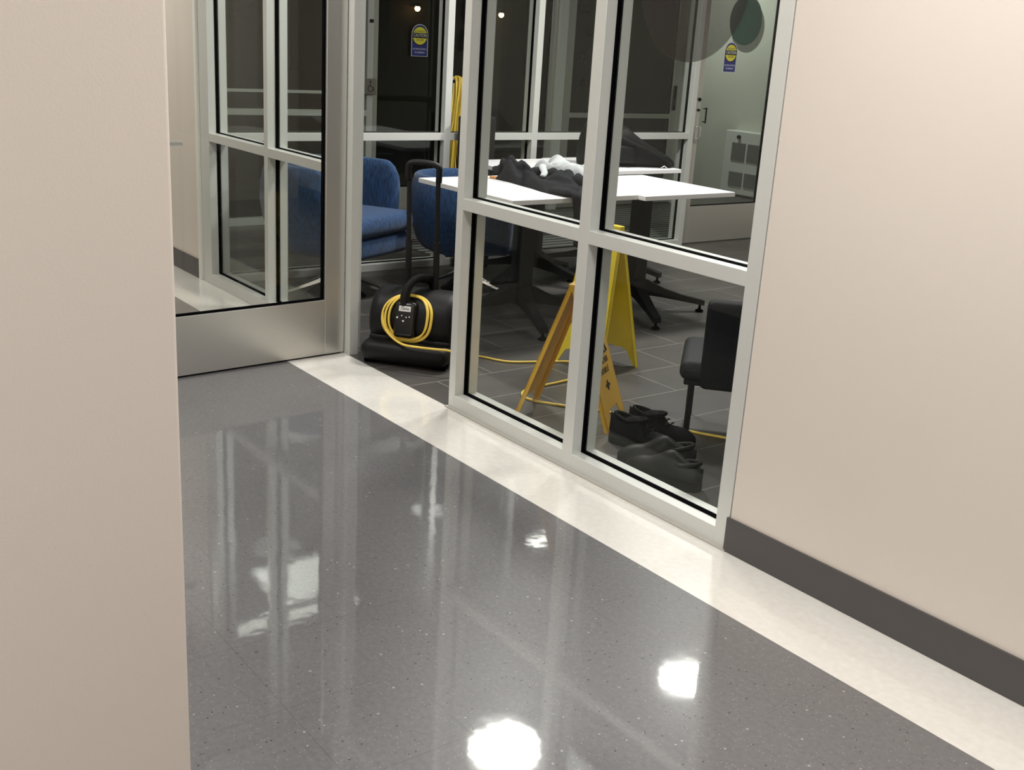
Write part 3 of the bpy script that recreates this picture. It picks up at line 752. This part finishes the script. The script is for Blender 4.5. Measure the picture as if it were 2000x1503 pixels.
# cord wraps
def surf_y(z):  # drum front surface
    d = (z-0.188)/0.150
    return 0.175-0.150*math.sqrt(max(0.0, 1-min(1, d*d)))
bm = bm_new()
for i, (wl, wr, h, cx, cz) in enumerate(((0.122, 0.120, 0.115, -0.012, 0.228), (0.103, 0.100, 0.110, -0.014, 0.231), (0.086, 0.118, 0.112, -0.014, 0.229), (0.088, 0.102, 0.105, -0.012, 0.233))):
    pts = []
    for k in range(49):
        a = 2*PI*k/48; c_, s_ = math.cos(a), math.sin(a)
        xx = cx+(wr if c_ > 0 else wl)*math.copysign(abs(c_)**0.8, c_)
        zz = cz+h*math.copysign(abs(s_)**0.85, s_)*(0.80 if s_ > 0 else 1.0)
        yy = surf_y(min(max(zz, 0.155), 0.335))-0.010-0.005*(i % 2)
        if zz > 0.30: yy += 0.0
        pts.append(Vector((xx, yy, zz)))
    add_tube(bm, pts[:-1]+[pts[0]], 0.0052, 8, cap=False)
obj('wrapped_cord', bm, m_cord, am, smooth=True)

# cord run on the floor
def F(x, y): return (x, y, 0.0058)
_m = Matrix.Translation((-4.215, 0.155, 0)) @ Matrix.Rotation(am_rz, 4, 'Z')
hang = [_m @ Vector(p) for p in ((-0.133, 0.03, 0.24), (-0.128, 0.015, 0.205), (-0.105, -0.004, 0.165), (-0.06, -0.03, 0.136), (0.00, -0.055, 0.118), (0.07, -0.062, 0.116), (0.15, -0.064, 0.117), (0.22, -0.06, 0.117), (0.27, -0.03, 0.095), (0.29, 0.03, 0.03))]
run = [F(-4.20, 0.47), F(-4.186, 0.548), F(-4.054, 0.622), F(-3.985, 0.76), F(-3.923, 0.898), F(-3.83, 0.99), F(-3.735, 0.93), F(-3.684, 0.686), F(-3.671, 0.539), F(-3.66, 0.44), F(-3.60, 0.37), F(-3.511, 0.371), F(-3.395, 0.448), F(-3.25, 0.56), F(-3.10, 0.62), F(-3.0, 0.67), F(-2.901, 0.705), F(-2.783, 0.775), F(-2.6, 0.88), F(-2.3, 1.0), F(-1.9, 1.3)]
bm = bm_new(); add_tube(bm, smooth_path([tuple(p) for p in hang]+run, 8), 0.0056, 8)
tag(obj('power_cord', bm, m_cord, smooth=True), 'yellow power cord trailing from the blower across the dark tile floor', 'cord')

# ------------------------------------------------------------------ wet floor signs
def floor_sign(c, th, splay, wb, wt, h, mat, label, texts, handle=True, logo=False):
    t = thing('wet_floor_sign', label, 'sign', (c[0], c[1], 0), th)
    ln = math.hypot(splay/2-0.012, h)
    for sg in (-1, 1):
        # panel frame: origin at bottom middle of the panel, x along ridge, y up the slope
        bot = Vector((0, sg*splay/2, 0)); topv = Vector((0, sg*0.012, h))
        yd = (topv-bot).normalized(); xd = Vector((1, 0, 0)) if sg < 0 else Vector((-1, 0, 0))
        fm = frame_m(bot, xd, yd)  # z = outward normal
        ft = 0.17
        def hw(y): return wb/2+(wt/2-wb/2)*y/ln
        poly = [(-hw(0), 0), (-hw(0)+0.028, 0.0), (-hw(0)+0.045, 0.030), (-hw(0)+0.070, 0.075), (-0.045, 0.088), (-0.02, 0.078), (0.0, 0.086), (0.02, 0.078), (0.045, 0.088), (hw(0)-0.070, 0.075), (hw(0)-0.045, 0.030), (hw(0)-0.028, 0.0), (hw(0), 0)]
        poly += [(hw(ln), ln), (-hw(ln), ln)]
        bm = bm_new(); add_prism(bm, poly, fm @ Matrix.Translation((0, 0, -0.004)), 0.004)
        pn = obj('panel', bm, mat, t)
        # stiffening flange along the two long edges, folded inward
        bm = bm_new()
        for e in (-1, 1):
            rings = []
            for y in (0, ln):
                x = e*hw(y)
                rings.append([fm @ Vector((x, y, 0.0)), fm @ Vector((x-e*0.004, y, 0.0)), fm @ Vector((x-e*0.004, y, -0.018)), fm @ Vector((x, y, -0.018))])
            add_loft(bm, rings)
        obj('edge_flange', bm, mat, pn)
        for s, size, y, xs in texts:
            bm = bm_new(); add_text(bm, s, size, fm @ Matrix.Translation((0, y, 0.0008)), 0.0005, xs=xs); obj('lettering', bm, m_txt, pn)
        if logo:
            bm = bm_new()
            q = fm @ Matrix.Translation((0, 0.175, 0.0004))
            pts = []
            for k in range(24):
                a = 2*PI*k/24; r = 0.016+0.006*math.cos(4*a); pts.append((r*1.2*math.cos(a), r*math.sin(a)))
            add_prism(bm, pts, q, 0.0008)
            obj('maker_mark', bm, m_txt, pn)
        # embossed triangle outline above lettering
        bm = bm_new()
        tri = [(-0.07, ln-0.30), (0.07, ln-0.30), (0, ln-0.17)]
        tri = [(x, min(y, ln-0.05)) for x, y in tri]
        for i in range(3):
            a = fm @ Vector((*tri[i], 0.001)); b = fm @ Vector((*tri[(i+1) % 3], 0.001)); add_tube(bm, [a, b], 0.004, 6)
        obj('warning_triangle', bm, m_txt, pn)
    bm = bm_new(); add_box(bm, (-wt/2, -0.016, h-0.012), (wt/2, 0.016, h+0.006), bev=0.004); obj('hinge_cap', bm, mat, t)
    if handle:
        bm = bm_new(); add_box(bm, (-0.055, -0.008, h), (-0.035, 0.008, h+0.045)); add_box(bm, (0.035, -0.008, h), (0.055, 0.008, h+0.045)); add_box(bm, (-0.055, -0.008, h+0.035), (0.055, 0.008, h+0.05), bev=0.003); obj('handle', bm, mat, t)
    return t
floor_sign((-3.847, 1.004), math.radians(7), 0.283, 0.312, 0.202, 0.684, m_sy,
           'tall bright yellow wet floor sign standing behind the amber one',
           [('CAUTION', 0.042, 0.46, 0.85), ('WET FLOOR', 0.036, 0.38, 0.85), ('ATTENTION', 0.036, 0.30, 0.85), ('PLANCHER', 0.036, 0.215, 0.95), ('MOUILL\u00c9', 0.036, 0.165, 0.95)], handle=False)
floor_sign((-3.291, 0.385), math.radians(121), 0.416, 0.245, 0.20, 0.575, m_so,
           'worn amber wet floor sign just behind the near glass',
           [('CAUTION', 0.034, 0.46, 0.8), ('WET FLOOR', 0.034, 0.34, 0.75), ('PLANCHER', 0.033, 0.275, 0.8), ('MOUILL\u00c9', 0.033, 0.235, 0.8)], handle=False, logo=True)

# ------------------------------------------------------------------ shoes
def shoe(name, loc, rz, label, mat, style, group, L_=0.29):
    t = thing(name, label, 'shoe', loc, rz, group)
    n = 20
    def foot(u, sc=1.0):
        # half width along the length u in 0..1 (0 heel, 1 toe)
        w = 0.034+0.016*math.sin(min(1, u/0.75)*PI*0.75)
        if u > 0.8: w *= math.sqrt(max(0.02, 1-((u-0.8)/0.2)**2))
        if u < 0.12: w *= math.sqrt(max(0.02, 1-((0.12-u)/0.12)**2))
        return w*sc
    N = 26
    # sole
    bm = bm_new(); rings = []
    for i in range(N+1):
        u = 0.5-0.5*math.cos(PI*i/N); x = (u-0.5)*L_; hw = max(0.004, foot(u)*1.06)
        zt = 0.030 if style == 'clog' else 0.026
        toe = 0.012*max(0, (u-0.75)/0.25)**2
        rings.append([Vector((x, -hw, toe)), Vector((x, hw, toe)), Vector((x, hw, zt+toe*0.6)), Vector((x, -hw, zt+toe*0.6))])
    add_loft(bm, rings); obj('sole', bm, m_gask if style != 'clog' else mat, t, smooth=ANG)
    # upper
    bm = bm_new(); rings = []
    for i in range(N+1):
        u = 0.5-0.5*math.cos(PI*i/N); x = (u-0.5)*L_; hw = max(0.003, foot(u))
        if style == 'sneaker':
            hh = 0.050+0.055*max(0, 1-u/0.55)**0.5+0.02*math.exp(-((u-0.42)/0.12)**2)
            if u < 0.3: hh -= 0.018*math.sin(u/0.3*PI)
        else:
            hh = 0.062+0.045*math.exp(-((u-0.42)/0.18)**2)+0.02*max(0, 0.3-u)
        if u > 0.75: hh *= 1-0.55*((u-0.75)/0.25)**2
        if u < 0.04: hh *= 0.9
        ring = []
        for k in range(13):
            a = PI*k/12
            y = hw*math.cos(a)*(1 if k in (0, 12) else 0.98); z = 0.022+hh*math.sin(a)**0.75
            ring.append(Vector((x, y, z)))
        rings.append(ring)
    add_loft(bm, rings); up = obj('upper', bm, mat, t, smooth=True)
    # opening collar and dark inside
    bm = bm_new(); pts = []
    ox = -0.20*L_ if style == 'sneaker' else -0.22*L_
    oz = 0.105 if style == 'sneaker' else 0.092
    for k in range(25):
        a = 2*PI*k/24
        pts.append(Vector((ox+0.068*math.cos(a), 0.030*math.sin(a), oz+0.016*abs(math.cos(a))-0.006)))
    add_tube(bm, pts, 0.008, 8, cap=False); obj('collar', bm, mat, up, smooth=True)
    bm = bm_new(); bm_pts = [(0.062*math.cos(2*PI*k/24), 0.027*math.sin(2*PI*k/24)) for k in range(24)]
    add_prism(bm, bm_pts, Matrix.Translation((ox, 0, oz-0.012)), 0.012); obj('lining', bm, m_gask, up)
    if style == 'sneaker':
        bm = bm_new()
        for k in range(5):
            x = 0.00+0.019*k; z = 0.105-0.012*k
            add_tube(bm, [(x, -0.026, z-0.004), (x+0.005, 0, z+0.004), (x, 0.026, z-0.004)], 0.003, 6)
        obj('laces', bm, m_shoe, up, smooth=True)
    return t
shoe('sneaker', (-2.895, 0.525, 0), math.radians(22), 'black lace-up shoe nearer the chair leg, far pair', m_shoe, 'sneaker', 'black lace-up shoes')
shoe('sneaker', (-2.875, 0.405, 0), math.radians(20), 'black lace-up shoe nearer the glass, behind the dusty clogs', m_shoe, 'sneaker', 'black lace-up shoes')
shoe('clog', (-2.690, 0.300, 0), math.radians(228), 'dusty black slip-on clog farther from the beige wall, toe to the glass', m_shoe2, 'clog', 'dusty slip-on clogs')
shoe('clog', (-2.575, 0.225, 0), math.radians(205), 'dusty black slip-on clog closest to the window sill', m_shoe2, 'clog', 'dusty slip-on clogs')
for o in list(bpy.data.objects):
    pass

# ------------------------------------------------------------------ low dark chair at right
lc = thing('low_chair', 'dark upholstered low chair partly hidden by the right-hand post', 'chair', (-2.845, 0.865, 0), math.radians(42))
# local +x toward the viewer's right/back of the chair
bm = bm_new(); add_box(bm, (-0.22, -0.22, 0.255), (0.20, 0.22, 0.335), bev=0.032, seg=5); obj('seat', bm, m_dark2, lc, smooth=ANG)
bm = bm_new(); add_box(bm, (-0.2, -0.2, 0.235), (0.18, 0.2, 0.262), bev=0.006); obj('seat_underside', bm, m_dark, lc)
bm = bm_new(); add_box(bm, (-0.035, -0.19, -0.03), (0.035, 0.17, 0.33), mtx=Matrix.Translation((0.05, -0.20, 0.262)) @ Matrix.Rotation(math.radians(-90), 4, 'Z') @ Matrix.Rotation(math.radians(6), 4, 'Y'), bev=0.024, seg=5); obj('backrest', bm, m_dark, lc, smooth=ANG)
for x, y in ((-0.17, -0.17), (-0.17, 0.17), (0.17, 0.17), (0.17, -0.17)):
    bm = bm_new(); add_tube(bm, [(x, y, 0), (x, y, 0.25)], 0.0125, 10); obj('leg', bm, m_blk, lc, smooth=ANG)

# ------------------------------------------------------------------ clothes on the table
def cloth_patch(bm, outline_fn, nu, nv, height_fn, th=0.006):
    top = [[None]*(nv+1) for _ in range(nu+1)]; bt = [[None]*(nv+1) for _ in range(nu+1)]
    for i in range(nu+1):
        for j in range(nv+1):
            p, nrm = outline_fn(i/nu, j/nv); h = height_fn(i/nu, j/nv)
            top[i][j] = bm.verts.new(p+nrm*(h+th)); bt[i][j] = bm.verts.new(p+nrm*max(0.0, (h*0.0)))
    for i in range(nu):
        for j in range(nv):
            bm.faces.new((top[i][j], top[i+1][j], top[i+1][j+1], top[i][j+1])); bm.faces.new((bt[i][j+1], bt[i+1][j+1], bt[i+1][j], bt[i][j]))
    for i in range(nu):
        bm.faces.new((bt[i][0], bt[i+1][0], top[i+1][0], top[i][0])); bm.faces.new((top[i][nv], top[i+1][nv], bt[i+1][nv], bt[i][nv]))
    for j in range(nv):
        bm.faces.new((top[0][j], top[0][j+1], bt[0][j+1], bt[0][j])); bm.faces.new((bt[nu][j], bt[nu][j+1], top[nu][j+1], top[nu][j]))
jk = thing('jacket', 'charcoal fleece jacket crumpled on the near table, one side hanging over its edge', 'jacket', (-4.70, 1.25, 0.7405))
def nz(x, y, s=1.0, o=0.0): return noise.noise(Vector((x*s+o, y*s, o*0.7)))
# body heap, world ground plan: from (-4.98,1.22) to (-4.35,1.45)
P0 = Vector((-0.30, -0.06, 0)); P1 = Vector((0.39, -0.12, 0)); P2 = Vector((0.38, 0.14, 0)); P3 = Vector((-0.36, 0.12, 0))
def outl(u, v):
    a = P0.lerp(P1, u); b = P3.lerp(P2, u); p = a.lerp(b, v)
    p.x += 0.025*nz(u*3, v*3, 1.5, 3.1); p.y += 0.03*nz(u*3, v*3, 1.4, 7.7)
    return p, Vector((0, 0, 1))
def hgt(u, v):
    e = min(u, 1-u, v, 1-v); e = min(1, e/0.16)
    b = 0.036+0.045*math.exp(-((u-0.12)/0.16)**2)+0.02*math.exp(-((u-0.62)/0.2)**2)
    f = 0.020*math.sin(u*13+v*7+3*nz(u, v, 2, 1))+0.025*nz(u, v, 5, 4)+0.016*nz(u, v, 9, 9)+0.010*abs(nz(u, v, 17, 19))
    return max(0.0, (b+f)*math.sqrt(e))
bm = bm_new(); cloth_patch(bm, outl, 60, 40, hgt); obj('jacket_body', bm, m_jack, jk, smooth=True)
# rolled sleeve
bm = bm_new(); sp = smooth_path([(0.05, 0.10, 0.045), (0.12, 0.08, 0.065), (0.20, 0.07, 0.06), (0.28, 0.08, 0.05), (0.35, 0.09, 0.035)], 6)
add_tube(bm, sp, [0.030+0.010*math.sin(i*0.9)+0.006*(i % 3 == 0) for i in range(len(sp))], 14); obj('sleeve', bm, m_jack, jk, smooth=True)
bm = bm_new(); sp = smooth_path([(-0.34, -0.03, 0.03), (-0.30, 0.0, 0.085), (-0.27, 0.03, 0.098), (-0.18, 0.06, 0.05), (-0.05, 0.12, 0.06), (0.02, 0.15, 0.05)], 6)
add_tube(bm, sp, [0.026+0.010*math.sin(i*1.3) for i in range(len(sp))], 12); obj('collar_fold', bm, m_jack, jk, smooth=True)
# hanging side over the near edge (table edge at x=-4.28 -> local 0.42), y 0.02..0.40
bm = bm_new()
def outl2(u, v):
    y = -0.150+0.25*u+0.02*math.sin(v*3)
    if v < 0.3:
        s = v/0.3; p = Vector((0.26+0.175*s, y+0.02*(1-s), 0.012+0.005*s)); nrm = Vector((0.1, 0, 1)).normalized()
    else:
        s = (v-0.3)/0.7; p = Vector((0.437+0.018*math.sin(u*9+1)+0.02*s, y+0.03*s, 0.017-0.25*s-0.05*math.sin(u*2.5)*s)); nrm = Vector((1, 0, 0.1)).normalized()
    return p, nrm
bm = bm_new(); cloth_patch(bm, outl2, 30, 30, lambda u, v: 0.008+0.010*math.sin(u*11+v*2)+0.006*nz(u, v, 6, 2), 0.008); obj('hanging_side', bm, m_jack, jk, smooth=True)
# pale shirt
sh = thing('shirt', 'light grey cloth bundled on top of the charcoal jacket', 'shirt', (-4.76, 1.42, 0.76))
Q0 = Vector((-0.14, -0.07, 0.02)); Q1 = Vector((0.24, -0.02, 0.035)); Q2 = Vector((0.28, 0.13, 0.02)); Q3 = Vector((-0.22, 0.16, 0.0))
def outl3(u, v):
    p = Q0.lerp(Q1, u).lerp(Q3.lerp(Q2, u), v); p.y += 0.03*nz(u*2, v*2, 1.7, 11); p.x += 0.02*nz(u*2, v*2, 1.7, 21)
    return p, Vector((0, 0, 1))
def hgt3(u, v):
    e = min(1, min(u, 1-u, v, 1-v)/0.14)
    return max(0, (0.045+0.035*math.exp(-((u-0.30)/0.18)**2)+0.025*abs(nz(u, v, 5, 30))+0.022*math.sin(v*10+u*8))*math.sqrt(e))
bm = bm_new(); cloth_patch(bm, outl3, 50, 36, hgt3); obj('folded_body', bm, m_shirt, sh, smooth=True)
bm = bm_new(); sp = smooth_path([(-0.10, 0.02, 0.06), (-0.04, -0.06, 0.07), (0.03, -0.10, 0.045), (0.05, -0.13, 0.03)], 6)
add_tube(bm, sp, [0.026-0.0006*i for i in range(len(sp))], 12, flat=0.6); obj('sleeve', bm, m_shirt, sh, smooth=True)
bm = bm_new(); add_tube(bm, smooth_path([(-5.03, 1.175, 0.748), (-4.98, 1.20, 0.750), (-4.93, 1.235, 0.752)], 4), 0.0075, 8)
tag(obj('hanger_end', bm, m_wood, smooth=True), 'small orange-brown stick end poking out from under the jacket', 'hanger')

# ------------------------------------------------------------------ black bag on the far table
bg = thing('backpack', 'black soft bag slumped on the far white table', 'bag', (-5.44, 2.52, 0.7405), math.radians(68))
# local x along screen-right
bm = bm_new(); rings = []
NB = 24
for i in range(NB+1):
    u = i/NB; x = -0.29+0.66*u
    if u < 0.08: hh = 0.19+0.9*u
    elif u < 0.45: hh = 0.262+0.015*math.sin(u*14)
    else: hh = 0.262-0.215*((u-0.45)/0.55)**0.8
    ww = 0.125*(1-0.25*u)
    cap_ = 1.0
    if i in (0, NB): cap_ = 0.35
    elif i in (1, NB-1): cap_ = 0.8
    ring = []
    for k in range(20):
        a = 2*PI*k/20; c_, s_ = math.cos(a), math.sin(a)
        y = ww*math.copysign(abs(c_)**0.6, c_)*cap_; z = hh/2+hh/2*math.copysign(abs(s_)**0.6, s_)*(cap_ if s_ > 0 else 1)
        d = 0.012*nz(x*6, a, 1.3, 5)
        ring.append(Vector((x, y*(1+d*4), max(0.0, z*(1+d*3)))))
    rings.append(ring)
add_loft(bm, rings); bd = obj('bag_body', bm, m_bag, bg, smooth=True)
bm = bm_new(); add_tube(bm, smooth_path([(-0.10, -0.10, 0.215), (0.0, -0.14, 0.17), (0.13, -0.135, 0.12), (0.26, -0.12, 0.06), (0.33, -0.08, 0.03)], 6), 0.014, 8, flat=0.4); obj('shoulder_strap', bm, m_plast, bg, smooth=True)
bm = bm_new(); add_box(bm, (-0.20, -0.145, 0.03), (0.05, -0.105, 0.14), bev=0.018, seg=3); obj('front_pocket', bm, m_bag, bg, smooth=ANG)
bm = bm_new(); add_tube(bm, smooth_path([(0.24, -0.13, 0.006), (0.26, -0.135, 0.018), (0.28, -0.13, 0.006)], 5), 0.004, 6); obj('buckle', bm, m_chrome, bg, smooth=True)

# ------------------------------------------------------------------ upright machine behind the first post and the yellow cord behind it
um = thing('upright_machine', 'tall narrow black machine mostly hidden behind the doorway post', 'machine', (-6.035, 1.78, 0), math.radians(2))
bm = bm_new(); add_box(bm, (-0.045, -0.13, 0.02), (0.045, 0.13, 1.0), bev=0.02, seg=3)
for v in bm.verts:
    if v.co.z < 0.8: v.co.y *= 0.96
obj('body', bm, m_plast, um, smooth=ANG)
bm = bm_new(); add_tube(bm, smooth_path([(0, -0.08, 0.98), (0, -0.07, 1.03), (0, 0.03, 1.03), (0, 0.04, 0.98)], 5), 0.012, 8); obj('top_handle', bm, m_plast, um, smooth=True)
bm = bm_new(); add_box(bm, (-0.055, -0.11, 0.0), (0.055, 0.11, 0.05), bev=0.012); obj('foot', bm, m_gask, um)
cc = thing('hanging_cord', 'thick bundle of yellow cord hanging behind the glass beside the doorway post', 'cord', (-6.60, 1.98, 0))
bm = bm_new()
rnd = random.Random(3)
for k in range(13):
    f = k/12; y0 = -0.025+0.075*f; xo = rnd.uniform(-0.03, 0.03)
    zb = 0.47+0.12*rnd.random(); sp_ = -0.085+0.19*f+rnd.uniform(-0.015, 0.015)
    ztop = 1.20+0.015*math.sin(f*PI)
    pts = [(xo-0.03, y0+0.03, 0.9), (xo-0.03, y0+0.02, ztop-0.03), (xo, y0+0.012, ztop), (xo+0.03, y0, ztop-0.04), (xo+0.04, y0-0.015+0.01*math.sin(k), 1.02), (xo+0.04, y0*0.8-0.035, 0.86), (xo+0.035, sp_*0.6-0.03, 0.72), (xo+0.03, sp_-0.03, zb)]
    add_tube(bm, smooth_path(pts, 5), 0.006, 6)
obj('cord_strands', bm, m_cord, cc, smooth=True)
bm = bm_new(); add_tube(bm, [(-0.02, 0.05, 0), (-0.02, 0.05, 1.20)], 0.014, 10); add_tube(bm, smooth_path([(-0.02, 0.05, 1.185), (0.0, -0.0, 1.19), (0.01, -0.03, 1.185)], 4), 0.012, 8)
add_box(bm, (-0.12, -0.09, 0.0), (0.08, 0.19, 0.04), bev=0.01)
obj('support_stand', bm, m_blk, cc, smooth=ANG)
